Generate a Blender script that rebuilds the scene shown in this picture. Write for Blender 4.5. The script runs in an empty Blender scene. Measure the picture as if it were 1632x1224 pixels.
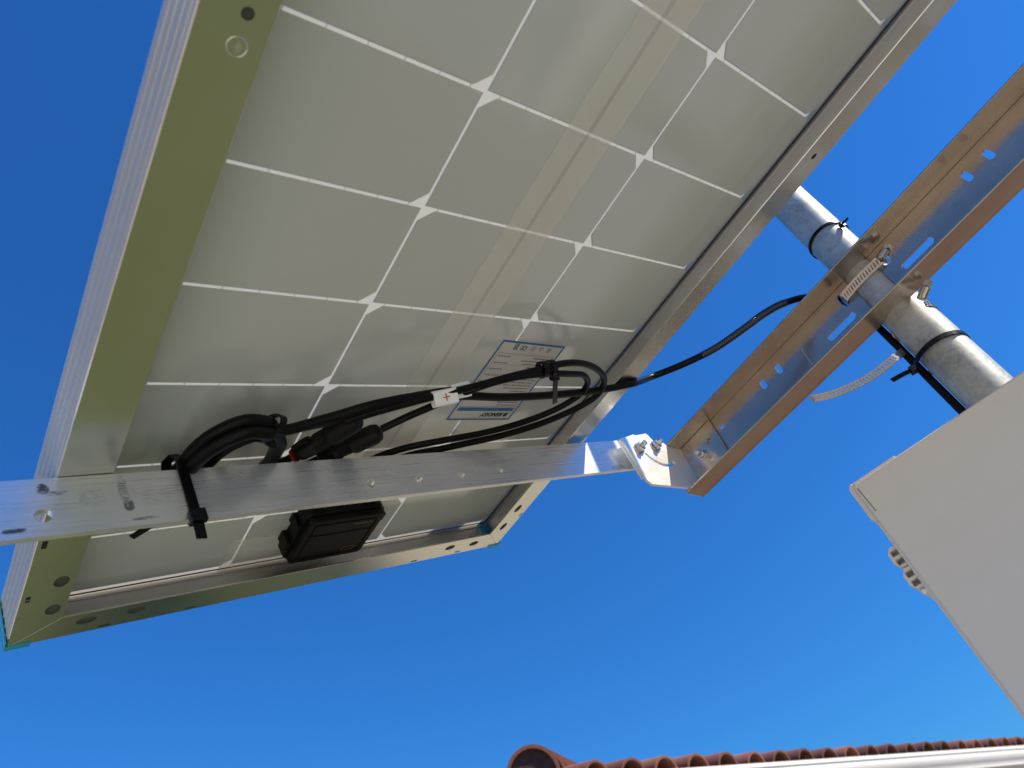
import bpy, bmesh, math, random
from math import sin, cos, pi, radians
from mathutils import Vector, Matrix
from mathutils.geometry import tessellate_polygon, interpolate_bezier
random.seed(7)
S = bpy.context.scene
C = S.collection

# ------------------------------------------------------------------ camera
EYE = 1.65
RX = ((0.82456554, 0.23292492, 0.51559446),
      (-0.50956313, 0.70174010, 0.49790185),
      (-0.24583956, -0.67328063, 0.69732067))      # columns: right, down, forward
cd = bpy.data.cameras.new('camera')
cam = bpy.data.objects.new('camera', cd); C.objects.link(cam)
cam.matrix_world = Matrix(((RX[0][0], -RX[0][1], -RX[0][2], 0),
                           (RX[1][0], -RX[1][1], -RX[1][2], 0),
                           (RX[2][0], -RX[2][1], -RX[2][2], EYE), (0, 0, 0, 1)))
cd.sensor_fit = 'HORIZONTAL'; cd.sensor_width = 36
cd.lens = 1126.8 * 36 / 1632
cd.clip_start = 0.01; cd.clip_end = 5000
cd.dof.use_dof = True; cd.dof.focus_distance = 0.62; cd.dof.aperture_fstop = 11
S.camera = cam

# ------------------------------------------------------------------ sky, sun, exposure
SUN_EL, SUN_AZ = radians(43.5), radians(154.3)       # azimuth from +Y towards +X
W = bpy.data.worlds.new('World'); S.world = W; W.use_nodes = True
nt = W.node_tree; nt.nodes.clear()
out = nt.nodes.new('ShaderNodeOutputWorld'); bg = nt.nodes.new('ShaderNodeBackground')
sky = nt.nodes.new('ShaderNodeTexSky'); sky.sky_type = 'NISHITA'
sky.sun_disc = False; sky.sun_elevation = SUN_EL; sky.sun_rotation = SUN_AZ
sky.altitude = 0; sky.air_density = 1.6; sky.dust_density = 0.0; sky.ozone_density = 8.0
hs = nt.nodes.new('ShaderNodeMix'); hs.data_type = 'RGBA'; hs.blend_type = 'MULTIPLY'; hs.inputs[0].default_value = 1.0
hs.inputs[7].default_value = (0.175, 0.56, 1.0, 1)           # the deep, saturated blue of the whole sky
nt.links.new(sky.outputs[0], hs.inputs[6]); nt.links.new(hs.outputs[2], bg.inputs[0])
bg.inputs[1].default_value = 0.101
nt.links.new(bg.outputs[0], out.inputs[0])
ld = bpy.data.lights.new('sun', 'SUN'); ld.energy = 4.6; ld.angle = radians(0.53); ld.color = (1, 0.93, 0.81)
sun = bpy.data.objects.new('sun', ld); C.objects.link(sun)
sun.rotation_euler = Vector((-0.4816, 1.0, -1.052)).to_track_quat('-Z', 'Y').to_euler()
S.view_settings.view_transform = 'Standard'; S.view_settings.look = 'None'
S.view_settings.gamma = 1; S.view_settings.use_curve_mapping = False
S.view_settings.exposure = 0.57
S.render.engine = 'CYCLES'
S.cycles.max_bounces = 10; S.cycles.diffuse_bounces = 5; S.cycles.glossy_bounces = 5
S.cycles.transparent_max_bounces = 12
S.cycles.sample_clamp_indirect = 6
S.cycles.caustics_reflective = True
S.cycles.blur_glossy = 0.6

# ------------------------------------------------------------------ materials
class NM:
    def __init__(s, name):
        s.m = bpy.data.materials.new(name); s.m.use_nodes = True
        s.t = s.m.node_tree; s.b = s.t.nodes['Principled BSDF']; s.o = s.t.nodes['Material Output']
    def n(s, typ, **kw):
        x = s.t.nodes.new(typ)
        for k, v in kw.items():
            if k.startswith('_'): setattr(x, k[1:], v)
            else: x.inputs[k.replace('__', ' ')].default_value = v
        return x
    def l(s, a, b): s.t.links.new(a, b)
    def coords(s, scale=(1, 1, 1), kind='Object', rot=(0, 0, 0)):
        tc = s.n('ShaderNodeTexCoord'); mp = s.n('ShaderNodeMapping')
        mp.inputs['Scale'].default_value = scale; mp.inputs['Rotation'].default_value = rot
        s.l(tc.outputs[kind], mp.inputs[0]); return mp.outputs[0]
    def noise(s, scale, detail=4, vec=None, rough=0.55):
        x = s.n('ShaderNodeTexNoise', Scale=scale, Detail=detail, Roughness=rough)
        s.l(vec if vec else s.coords(), x.inputs['Vector']); return x.outputs[0]
    def ramp(s, fac, stops):
        x = s.n('ShaderNodeValToRGB'); e = x.color_ramp.elements
        while len(e) < len(stops): e.new(0.5)
        for el, (p, c) in zip(e, stops):
            el.position = p; el.color = (c[0], c[1], c[2], 1) if not isinstance(c, (int, float)) else (c, c, c, 1)
        s.l(fac, x.inputs[0]); return x.outputs[0]
    def mix(s, fac, a, b, mode='MIX'):
        x = s.n('ShaderNodeMix', _data_type='RGBA', _blend_type=mode)
        for sock, v in ((x.inputs[0], fac), (x.inputs[6], a), (x.inputs[7], b)):
            if hasattr(v, 'node'): s.l(v, sock)
            else: sock.default_value = v if isinstance(v, (int, float)) else (*v, 1)
        return x.outputs[2]
    def math(s, op, a, b=0.0):
        x = s.n('ShaderNodeMath', _operation=op)
        for sock, v in zip(x.inputs, (a, b)):
            if hasattr(v, 'node'): s.l(v, sock)
            else: sock.default_value = v
        return x.outputs[0]
    def bump(s, h, strength, dist=0.001):
        x = s.n('ShaderNodeBump', Strength=strength, Distance=dist); s.l(h, x.inputs['Height'])
        s.l(x.outputs[0], s.b.inputs['Normal'])
    def set(s, **kw):
        for k, v in kw.items():
            i = s.b.inputs[k.replace('__', ' ')]
            if hasattr(v, 'node'): s.l(v, i)
            else: i.default_value = (*v, 1) if isinstance(v, tuple) else v
        return s

def plain(name, col, rough=0.5, metal=0.0, var=0.08, scale=40, bump=0.0, spec=0.5):
    q = NM(name); nz = q.noise(scale)
    lo = tuple(c * (1 - var) for c in col); hi = tuple(min(1, c * (1 + var)) for c in col)
    q.set(Base__Color=q.ramp(nz, [(0.3, lo), (0.7, hi)]), Metallic=metal)
    q.set(Roughness=q.ramp(q.noise(scale * 2.3), [(0.3, max(0, rough - 0.06)), (0.7, min(1, rough + 0.06))]))
    q.b.inputs['Specular IOR Level'].default_value = spec
    if bump: q.bump(nz, bump)
    return q.m

def metal_mat(name, col, rough, streak=(4, 300, 300), var=0.12, smudge=0.0, bump=0.05, metallic=1.0):
    q = NM(name)
    st = q.noise(1.0, 5, q.coords(streak)); bl = q.noise(22, 4)
    f = q.math('ADD', q.math('MULTIPLY', st, 0.5), q.math('MULTIPLY', bl, 0.5))
    lo = tuple(c * (1 - var) for c in col); hi = tuple(min(1, c * (1 + var)) for c in col)
    c = q.ramp(f, [(0.3, lo), (0.7, hi)])
    if smudge:
        sm = q.ramp(q.noise(60, 6, None, 0.7), [(0.60, 0.0), (0.70, smudge)])
        c = q.mix(sm, c, (0.12, 0.11, 0.10))
    q.set(Base__Color=c, Metallic=metallic, Roughness=q.ramp(f, [(0.25, rough * 0.75), (0.75, rough * 1.3)]))
    q.bump(st, bump, 0.0004)
    return q.m

M = {}
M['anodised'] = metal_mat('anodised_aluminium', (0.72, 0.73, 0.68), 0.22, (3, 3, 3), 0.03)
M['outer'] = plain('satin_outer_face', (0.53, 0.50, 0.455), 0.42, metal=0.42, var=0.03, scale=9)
M['inner'] = metal_mat('frame_inner_face', (0.60, 0.58, 0.55), 0.4, (3, 3, 3), 0.03)
M['strap'] = None
M['rail'] = metal_mat('bright_rolled_steel', (0.50, 0.435, 0.345), 0.20, (60, 2, 60), 0.16, smudge=0.06, bump=0.015, metallic=0.80)
M['zinc'] = metal_mat('zinc_plated_steel', (0.86, 0.85, 0.81), 0.30, (60, 60, 60), 0.05, metallic=0.6)
M['clampsteel'] = metal_mat('stainless_band_steel', (0.43, 0.385, 0.33), 0.22, (40, 40, 40), 0.08)
M['bolt'] = metal_mat('bolt_steel', (0.52, 0.50, 0.47), 0.25, (40, 40, 40), 0.08)
M['black'] = plain('black_cable_sheath', (0.004, 0.004, 0.004), 0.36, var=0.2, scale=90, spec=0.13)
M['blacknylon'] = plain('black_nylon', (0.004, 0.004, 0.005), 0.30, var=0.15, scale=120, spec=0.18)
M['blackplastic'] = plain('black_moulded_plastic', (0.007, 0.007, 0.006), 0.46, var=0.25, scale=160, bump=0.15, spec=0.14)
M['cellgrey'] = None
q = NM('white_backsheet')
q.set(Base__Color=q.ramp(q.noise(30), [(0.3, (0.80, 0.775, 0.73)), (0.7, (0.83, 0.81, 0.77))]), Roughness=0.34)
tl = q.n('ShaderNodeBsdfTranslucent'); tl.inputs[0].default_value = (0.72, 0.635, 0.52, 1); mx = q.n('ShaderNodeMixShader'); mx.inputs[0].default_value = 0.55
q.l(q.b.outputs[0], mx.inputs[1]); q.l(tl.outputs[0], mx.inputs[2]); q.l(mx.outputs[0], q.o.inputs[0])
M['white_back'] = q.m
q = NM('clear_solar_glass')
tr = q.n('ShaderNodeBsdfTransparent'); tr.inputs[0].default_value = (0.9, 0.92, 0.92, 1); gl = q.n('ShaderNodeBsdfGlossy', Roughness=0.08)
mx = q.n('ShaderNodeMixShader'); mx.inputs[0].default_value = 0.06
q.l(tr.outputs[0], mx.inputs[1]); q.l(gl.outputs[0], mx.inputs[2]); q.l(mx.outputs[0], q.o.inputs[0])
M['glass_front'] = q.m
M['cell_front'] = plain('dark_silicon', (0.012, 0.013, 0.022), 0.3)
M['ptfe'] = plain('white_marker_sleeve', (0.80, 0.79, 0.74), 0.45, var=0.03, scale=200)
M['ink'] = plain('black_ink', (0.03, 0.03, 0.03), 0.6)
M['greyink'] = plain('grey_ink', (0.16, 0.155, 0.15), 0.6)
M['red'] = plain('red_ink', (0.55, 0.03, 0.03), 0.5)
M['redring'] = plain('red_seal_ring', (0.26, 0.012, 0.012), 0.4)
M['blue'] = plain('blue_print', (0.018, 0.145, 0.38), 0.45)
M['labelpaper'] = plain('silver_label_film', (0.62, 0.60, 0.555), 0.36, var=0.03, scale=60)
M['teal'] = plain('blue_corner_plastic', (0.035, 0.33, 0.42), 0.4)
M['gutter'] = plain('white_painted_gutter', (0.86, 0.81, 0.71), 0.4, var=0.03, scale=6)
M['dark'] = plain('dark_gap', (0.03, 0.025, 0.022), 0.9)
M['hollow'] = plain('hollow_shade_grey', (0.075, 0.075, 0.068), 0.8)
M['tile_shade'] = plain('tile_end_shade', (0.06, 0.03, 0.025), 0.95, var=0.3, scale=20)
M['sleeve'] = plain('glossy_ribbed_sleeve', (0.010, 0.010, 0.011), 0.20, spec=0.6)
M['copper'] = plain('raised_emblem_ink', (0.10, 0.055, 0.03), 0.5)

q = NM('cell_behind_backsheet')           # grey cell showing through the white sheet
gp_ = q.n('ShaderNodeNewGeometry').outputs['Position']
nz = q.noise(7, 2, gp_); col = q.ramp(nz, [(0.2, (0.515, 0.545, 0.505)), (0.8, (0.555, 0.580, 0.535))])
vo = q.n('ShaderNodeTexVoronoi', Scale=19.0); q.l(gp_, vo.inputs['Vector'])
speck = q.ramp(vo.outputs['Distance'], [(0.0, 1.0), (0.016, 1.0), (0.026, 0.0)])
gate = q.ramp(q.noise(31, 1, gp_), [(0.56, 0.0), (0.60, 1.0)])
q.set(Base__Color=q.mix(q.math('MULTIPLY', speck, gate), col, (0.03, 0.03, 0.025)))
q.set(Roughness=q.ramp(q.noise(10, 2, gp_), [(0.2, 0.17), (0.8, 0.22)]))
q.b.inputs['Specular IOR Level'].default_value = 0.8
q.b.inputs['Coat Weight'].default_value = 0.6; q.b.inputs['Coat Roughness'].default_value = 0.10
M['cellgrey'] = q.m

q = NM('translucent_insulating_tape')
tr = q.n('ShaderNodeBsdfTransparent'); mx = q.n('ShaderNodeMixShader'); mx.inputs[0].default_value = 0.40
q.set(Base__Color=q.ramp(q.noise(16, 3), [(0.3, (0.86, 0.84, 0.76)), (0.7, (0.90, 0.875, 0.80))]), Roughness=0.3)
q.l(tr.outputs[0], mx.inputs[1]); q.l(q.b.outputs[0], mx.inputs[2]); q.l(mx.outputs[0], q.o.inputs[0])
M['tape'] = q.m
q = NM('fold_shade_film')
tr = q.n('ShaderNodeBsdfTransparent'); mx = q.n('ShaderNodeMixShader'); mx.inputs[0].default_value = 0.07
q.set(Base__Color=(0.30, 0.29, 0.25), Roughness=0.5)
q.l(tr.outputs[0], mx.inputs[1]); q.l(q.b.outputs[0], mx.inputs[2]); q.l(mx.outputs[0], q.o.inputs[0])
M['crease_shade'] = q.m

q = NM('galvanised_pipe')
vo = q.n('ShaderNodeTexVoronoi', Scale=330.0); q.l(q.coords(), vo.inputs['Vector'])
sp = q.math('ADD', q.math('MULTIPLY', vo.outputs['Color'], 0.20), q.math('MULTIPLY', q.noise(38, 6, None, 0.65), 0.80))
c = q.ramp(sp, [(0.28, (0.25, 0.248, 0.225)), (0.50, (0.38, 0.375, 0.345)), (0.72, (0.47, 0.465, 0.43))])
dirt = q.ramp(q.noise(75, 6, None, 0.7), [(0.62, 0.0), (0.70, 0.85)])
dirt = q.math('MULTIPLY', dirt, q.ramp(q.noise(17, 2), [(0.48, 0.0), (0.58, 1.0)]))
q.set(Base__Color=q.mix(dirt, c, (0.09, 0.09, 0.085)), Metallic=0.38, Roughness=q.ramp(sp, [(0.3, 0.42), (0.7, 0.58)]))
q.bump(q.noise(55, 4), 0.22, 0.0012)
M['galv'] = q.m

# ink smears and scuffs on the strap are flat print on it: boxes in the strap's own u, n frame
q = NM('mill_finish_aluminium_strap')
tc = q.n('ShaderNodeTexCoord'); sx = q.n('ShaderNodeSeparateXYZ'); q.l(tc.outputs['Object'], sx.inputs[0])
U, N_ = sx.outputs[0], q.math('MULTIPLY', sx.outputs[2], -1.0)
st = q.noise(1.0, 6, q.coords((14, 60, 700)), 0.6); bl = q.noise(30, 5)
c = q.ramp(q.math('ADD', q.math('MULTIPLY', st, 0.6), q.math('MULTIPLY', bl, 0.4)),
           [(0.30, (0.60, 0.595, 0.585)), (0.55, (0.74, 0.735, 0.72)), (0.75, (0.82, 0.815, 0.80))])
def box_mask(u, n, wu, wn):
    a = q.math('DIVIDE', q.math('SUBTRACT', U, u), wu); b = q.math('DIVIDE', q.math('SUBTRACT', N_, n), wn)
    r2 = q.math('ADD', q.math('POWER', q.math('ABSOLUTE', a), 3.0), q.math('POWER', q.math('ABSOLUTE', b), 3.0))
    wob = q.math('MULTIPLY', q.math('SUBTRACT', q.noise(220, 3), 0.5), 1.6)
    return q.ramp(q.math('ADD', r2, wob), [(0.45, 1.0), (1.0, 0.0)])
fine = q.ramp(q.noise(1.0, 5, q.coords((170, 100, 1100)), 0.7), [(0.46, 0.0), (0.57, 1.0)])
soft = q.ramp(q.noise(160, 5, None, 0.7), [(0.36, 0.0), (0.52, 1.0)])
mask = None
for u, n, wu, wn, kind, k in [(-0.1800, 0.0390, 0.0035, 0.0042, soft, 0.95), (-0.1735, 0.0425, 0.006, 0.0018, fine, 0.9),
                              (-0.1965, 0.0662, 0.006, 0.0016, soft, 0.95), (-0.1385, 0.0440, 0.003, 0.0115, fine, 0.85),
                              (-0.1375, 0.0560, 0.0032, 0.005, soft, 0.9), (-0.1560, 0.0480, 0.008, 0.007, fine, 0.4),
                              (-0.1200, 0.0520, 0.010, 0.006, fine, 0.3), (-0.0640, 0.0400, 0.016, 0.006, fine, 0.40),
                              (-0.1300, 0.0670, 0.008, 0.0012, soft, 0.8), (0.010, 0.052, 0.024, 0.020, fine, 0.22),
                              (0.0650, 0.052, 0.02, 0.012, fine, 0.15), (0.345, 0.0680, 0.012, 0.004, soft, 0.4)]:
    t = q.math('MULTIPLY', q.math('MULTIPLY', box_mask(u, n, wu, wn), kind), k)
    mask = t if mask is None else q.math('MAXIMUM', mask, t)
scr = q.ramp(q.noise(1.0, 3, q.coords((30, 60, 1600)), 0.6), [(0.64, 0.0), (0.73, 0.42)])
mask = q.math('MAXIMUM', mask, scr)
q.set(Base__Color=q.mix(mask, c, (0.045, 0.045, 0.05)), Metallic=q.math('SUBTRACT', 0.62, q.math('MULTIPLY', mask, 0.5)),
      Roughness=q.ramp(st, [(0.25, 0.24), (0.75, 0.36)]))
q.bump(st, 0.10, 0.0004)
M['strap'] = q.m

q = NM('terracotta_tile')
oi = q.n('ShaderNodeObjectInfo'); nz = q.noise(7, 6)
f = q.math('ADD', q.math('MULTIPLY', nz, 0.6), q.math('MULTIPLY', oi.outputs['Random'], 0.4))
li = q.ramp(q.noise(19, 5, q.n('ShaderNodeNewGeometry').outputs['Position'], 0.7), [(0.56, 0.0), (0.66, 0.7)])
q.set(Base__Color=q.mix(li, q.ramp(f, [(0.25, (0.10, 0.035, 0.025)), (0.5, (0.20, 0.068, 0.042)), (0.75, (0.30, 0.12, 0.075))]), (0.12, 0.10, 0.085)), Roughness=0.85)
q.bump(q.noise(60, 5), 0.4, 0.004)
M['tile'] = q.m
M['stucco'] = plain('tan_stucco', (0.36, 0.31, 0.22), 0.9, var=0.1, scale=14, bump=0.5)
q = NM('light_grey_abs_plastic')
gr_ = q.noise(900, 2); dust = q.ramp(q.noise(9, 6, None, 0.65), [(0.42, 0.0), (0.75, 0.16)])
run = q.ramp(q.noise(1.0, 4, q.coords((55, 4, 4))), [(0.55, 0.0), (0.75, 0.14)])
q.set(Base__Color=q.mix(q.math('ADD', dust, run), (0.69, 0.605, 0.515), (0.50, 0.44, 0.37)), Roughness=q.ramp(q.noise(18, 4), [(0.3, 0.36), (0.7, 0.48)]))
q.bump(gr_, 0.12, 0.0003)
M['enclosure'] = q.m
q = NM('lawn_grass')
f = q.math('ADD', q.math('MULTIPLY', q.noise(0.6, 4), 0.4), q.math('MULTIPLY', q.noise(14, 6), 0.6))
q.set(Base__Color=q.ramp(f, [(0.3, (0.078, 0.086, 0.022)), (0.55, (0.110, 0.118, 0.031)), (0.75, (0.145, 0.148, 0.048))]), Roughness=0.9)
q.bump(q.noise(90, 4), 0.8, 0.02)
M['lawn'] = q.m
M['leaf'] = plain('hedge_leaf', (0.085, 0.11, 0.028), 0.6, var=0.35, scale=30)
M['gravel'] = plain('mauve_grey_gravel', (0.20, 0.175, 0.17), 0.95, var=0.25, scale=3)
M['terrace'] = plain('terracotta_paving', (0.265, 0.165, 0.105), 0.9, var=0.65, scale=3.5)
M['concrete'] = plain('pale_concrete', (0.72, 0.675, 0.57), 0.85, var=0.08, scale=5)
q = NM('dry_soil')
f = q.math('ADD', q.math('MULTIPLY', q.noise(0.8, 4), 0.5), q.math('MULTIPLY', q.noise(11, 6), 0.5))
q.set(Base__Color=q.ramp(f, [(0.3, (0.10, 0.054, 0.032)), (0.55, (0.155, 0.088, 0.056)), (0.75, (0.21, 0.13, 0.085))]), Roughness=0.95)
q.bump(q.noise(60, 5), 0.6, 0.02)
M['soil'] = q.m

# ------------------------------------------------------------------ mesh helpers
class MB:
    def __init__(s): s.v, s.f, s.mi = [], [], []
    def add(s, vs, fs, mi=0):
        b = len(s.v); s.v += [tuple(v) for v in vs]
        s.f += [tuple(i + b for i in f) for f in fs]; s.mi += [mi] * len(fs); return s
    def box(s, lo, hi, mi=0):
        x0, y0, z0 = lo; x1, y1, z1 = hi
        vs = [(x0, y0, z0), (x1, y0, z0), (x1, y1, z0), (x0, y1, z0), (x0, y0, z1), (x1, y0, z1), (x1, y1, z1), (x0, y1, z1)]
        return s.add(vs, [(3, 2, 1, 0), (4, 5, 6, 7), (0, 1, 5, 4), (1, 2, 6, 5), (2, 3, 7, 6), (3, 0, 4, 7)], mi)
    def prism(s, poly, m, t0, t1, mi=0):
        """poly in the frame's x,y; extruded t0..t1 along its z."""
        n = len(poly)
        vs = [m @ Vector((x, y, t0)) for x, y in poly] + [m @ Vector((x, y, t1)) for x, y in poly]
        fs = [tuple(range(n - 1, -1, -1)), tuple(range(n, 2 * n))] + [(i, (i + 1) % n, n + (i + 1) % n, n + i) for i in range(n)]
        return s.add(vs, fs, mi)
    def plate(s, outer, holes, m, t0, t1, mi=0):
        loops = [outer] + holes
        flat = [p for lp in loops for p in lp]; n = len(flat)
        tris = tessellate_polygon([[Vector((x, y, 0)) for x, y in lp] for lp in loops])
        vs = [m @ Vector((x, y, t0)) for x, y in flat] + [m @ Vector((x, y, t1)) for x, y in flat]
        fs = [tuple(t) for t in tris] + [tuple(i + n for i in reversed(t)) for t in tris]
        b = 0
        for lp in loops:
            k = len(lp)
            fs += [(b + i, b + (i + 1) % k, n + b + (i + 1) % k, n + b + i) for i in range(k)]
            b += k
        return s.add(vs, fs, mi)
    def tube(s, pts, r, seg=12, caps=True, mi=0, rfun=None, squash=None):
        pts = [Vector(p) for p in pts]; n = len(pts); T = []
        for i in range(n):
            T.append((pts[min(i + 1, n - 1)] - pts[max(i - 1, 0)]).normalized())
        up = Vector((0, 0, 1)) if abs(T[0].z) < 0.9 else Vector((1, 0, 0))
        A = (up - T[0] * up.dot(T[0])).normalized(); vs = []
        for i in range(n):
            A = (A - T[i] * A.dot(T[i])).normalized(); B = T[i].cross(A)
            rr = rfun(i / (n - 1)) if rfun else r
            for k in range(seg):
                a = 2 * pi * k / seg; vs.append(pts[i] + A * (cos(a) * rr) + B * (sin(a) * rr))
        fs = [(i * seg + k, i * seg + (k + 1) % seg, (i + 1) * seg + (k + 1) % seg, (i + 1) * seg + k) for i in range(n - 1) for k in range(seg)]
        if caps: fs += [tuple(range(seg - 1, -1, -1)), tuple((n - 1) * seg + k for k in range(seg))]
        return s.add(vs, fs, mi)
    def lathe(s, a, b, prof, seg=20, mi=0):
        """prof: (distance along a->b in m, radius)."""
        a, b = Vector(a), Vector(b); t = (b - a).normalized()
        pts = [(a + t * d, r) for d, r in prof]
        up = Vector((0, 0, 1)) if abs(t.z) < 0.9 else Vector((1, 0, 0))
        A = (up - t * up.dot(t)).normalized(); B = t.cross(A); n = len(pts)
        vs = [p + A * (cos(2 * pi * k / seg) * r) + B * (sin(2 * pi * k / seg) * r) for p, r in pts for k in range(seg)]
        fs = [(i * seg + k, i * seg + (k + 1) % seg, (i + 1) * seg + (k + 1) % seg, (i + 1) * seg + k) for i in range(n - 1) for k in range(seg)]
        fs += [tuple(range(seg - 1, -1, -1)), tuple((n - 1) * seg + k for k in range(seg))]
        return s.add(vs, fs, mi)
    def ribbon(s, path, wdir, w, th, mi=0):
        """flat band: path of points, wdir = width direction (vector or list), w width, th thickness."""
        P = [Vector(p) for p in path]; n = len(P); vs = []
        for i in range(n):
            T = (P[min(i + 1, n - 1)] - P[max(i - 1, 0)]).normalized()
            wd = Vector(wdir[i] if isinstance(wdir, list) else wdir); wd = (wd - T * wd.dot(T)).normalized()
            nn = T.cross(wd)
            for a, b in ((-1, -1), (1, -1), (1, 1), (-1, 1)): vs.append(P[i] + wd * (a * w / 2) + nn * (b * th / 2))
        fs = [(i * 4 + k, i * 4 + (k + 1) % 4, i * 4 + 4 + (k + 1) % 4, i * 4 + 4 + k) for i in range(n - 1) for k in range(4)]
        fs += [(3, 2, 1, 0), tuple((n - 1) * 4 + k for k in range(4))]
        return s.add(vs, fs, mi)
    def mesh(s, name, mats, smooth=None):
        me = bpy.data.meshes.new(name); me.from_pydata(s.v, [], s.f); me.update()
        for m in (mats if isinstance(mats, list) else [mats]): me.materials.append(m)
        for p, i in zip(me.polygons, s.mi): p.material_index = i
        bm = bmesh.new(); bm.from_mesh(me); bmesh.ops.recalc_face_normals(bm, faces=bm.faces)
        if smooth is not None:
            lim = radians(smooth)
            for f in bm.faces: f.smooth = True
            for e in bm.edges:
                e.smooth = len(e.link_faces) == 2 and e.calc_face_angle(0) < lim
        bm.to_mesh(me); bm.free()
        return me
    def build(s, name, mats, parent=None, smooth=None, bevel=0.0, seg=2):
        o = bpy.data.objects.new(name, s.mesh(name, mats, smooth)); C.objects.link(o)
        if parent: o.parent = parent
        if bevel:
            md = o.modifiers.new('edge', 'BEVEL'); md.width = bevel; md.segments = seg; md.limit_method = 'ANGLE'; md.angle_limit = radians(35)
        return o

def tag(o, label, cat, group=None, kind=None):
    o['label'] = label; o['category'] = cat
    if group: o['group'] = group
    if kind: o['kind'] = kind
    return o
def empty(name, mw=None, label=None, cat=None, group=None):
    o = bpy.data.objects.new(name, None); C.objects.link(o); o.empty_display_size = 0.05
    if mw is not None: o.matrix_world = mw
    if label: tag(o, label, cat, group)
    return o
def circ(cx, cy, rx, ry=None, n=20):
    ry = rx if ry is None else ry
    return [(cx + rx * cos(2 * pi * k / n), cy + ry * sin(2 * pi * k / n)) for k in range(n)]
def slot(cx, cy, half, r, vertical=False, n=8):
    p = [(half + r * cos(-pi / 2 + pi * k / n), r * sin(-pi / 2 + pi * k / n)) for k in range(n + 1)]
    p += [(-half + r * cos(pi / 2 + pi * k / n), r * sin(pi / 2 + pi * k / n)) for k in range(n + 1)]
    return [(cx + y, cy + x) for x, y in p] if vertical else [(cx + x, cy + y) for x, y in p]
def rect(x0, y0, x1, y1): return [(x0, y0), (x1, y0), (x1, y1), (x0, y1)]
def rrect(x0, y0, x1, y1, r, n=5):
    p = []
    for cx, cy, a0 in ((x1 - r, y0 + r, -pi / 2), (x1 - r, y1 - r, 0), (x0 + r, y1 - r, pi / 2), (x0 + r, y0 + r, pi)):
        p += [(cx + r * cos(a0 + pi / 2 * k / n), cy + r * sin(a0 + pi / 2 * k / n)) for k in range(n + 1)]
    return p
def smooth_path(pts, k=8):
    P = [Vector(p) for p in pts]; Q = [P[0] * 2 - P[1]] + P + [P[-1] * 2 - P[-2]]; r = []
    for i in range(1, len(Q) - 2):
        a, b, c, d = Q[i - 1], Q[i], Q[i + 1], Q[i + 2]
        for j in range(k):
            t = j / k
            r.append(0.5 * ((2 * b) + (c - a) * t + (2 * a - 5 * b + 4 * c - d) * t * t + (3 * b - a - 3 * c + d) * t ** 3))
    r.append(P[-1]); return r
def text_mesh(body, size, bold=0.0, shear=0.0, depth=0.00008):
    cu = bpy.data.curves.new('lettering', 'FONT'); cu.body = body; cu.size = size; cu.offset = bold; cu.shear = shear
    cu.extrude = depth; cu.align_x = 'LEFT'; cu.resolution_u = 3
    o = bpy.data.objects.new('lettering_source', cu); C.objects.link(o)
    dg = bpy.context.evaluated_depsgraph_get(); me = bpy.data.meshes.new_from_object(o.evaluated_get(dg))
    bpy.data.objects.remove(o); return me
ID = Matrix.Identity(4)

# ================================================================== THE SETTING
def sheet(name, poly, z, mat):
    mb = MB(); mb.add([(x, y, z) for x, y in poly], [tuple(range(len(poly)))])
    o = mb.build(name, mat); o['kind'] = 'structure'; return o
sheet('ground', [(1500 * cos(2 * pi * k / 64), 1500 * sin(2 * pi * k / 64)) for k in range(64)], -0.03, M['gravel'])
sheet('lawn', [(-0.9, 0.62), (0.37, 0.62), (0.37, -7), (2.35, -7), (2.38, 2.2), (2.30, 3.9), (3.27, 3.9), (3.27, 14), (-0.9, 14)], 0.0, M['lawn'])
sheet('soil_bed', [(2.35, -7), (5.4, -7), (5.4, 3.85), (2.30, 3.85), (2.38, 2.2)], -0.012, M['soil'])
sheet('terracotta_terrace', [(-2.9, -7), (-1.78, -7), (-1.78, 14), (-2.9, 14)], -0.006, M['terrace'])
sheet('added_pale_ground', [(-11, -9), (-2.9, -9), (-2.9, 14), (-11, 14)], -0.008, M['concrete'])  # unseen pale ground, added to throw low light from the left
mb = MB(); mb.box((-1.75, -7, -0.1), (0.35, 0.60, 0.02)); o = mb.build('bounce_slab', M['concrete'], bevel=0.01); o['kind'] = 'structure'  # unseen pale slab, shaped to bounce sunlight onto the panel's back

# low clipped hedge added out of view for the bottom frame bar to reflect
mb = MB(); rh = random.Random(3)
nx, ny, nz2 = 28, 9, 16; hx0, hx1, hy0, hy1, hh = 2.20, 3.22, 4.02, 4.46, 1.04
for _ in range(5200):
    f = rh.random(); x, y, z = rh.uniform(hx0, hx1), rh.uniform(hy0, hy1), rh.uniform(0.0, hh)
    if f < 0.40: y = hy0 + abs(rh.gauss(0, 0.03))
    elif f < 0.75: z = hh - abs(rh.gauss(0, 0.03))
    elif f < 0.87: x = hx0 + abs(rh.gauss(0, 0.03))
    c = Vector((x, y, z)); a = Vector((rh.gauss(0, 1), rh.gauss(0, 1), rh.gauss(0, 1))).normalized(); b = a.orthogonal().normalized(); r = rh.uniform(0.02, 0.034)
    mb.add([c - a * r, c + b * r * 0.5, c + a * r, c - b * r * 0.5], [(0, 1, 2, 3)])
mb.box((hx0 + 0.06, hy0 + 0.06, 0.0), (hx1 - 0.06, hy1 - 0.06, hh - 0.06))
o = mb.build('reflection_hedge', M['leaf']); o['kind'] = 'stuff'

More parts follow.
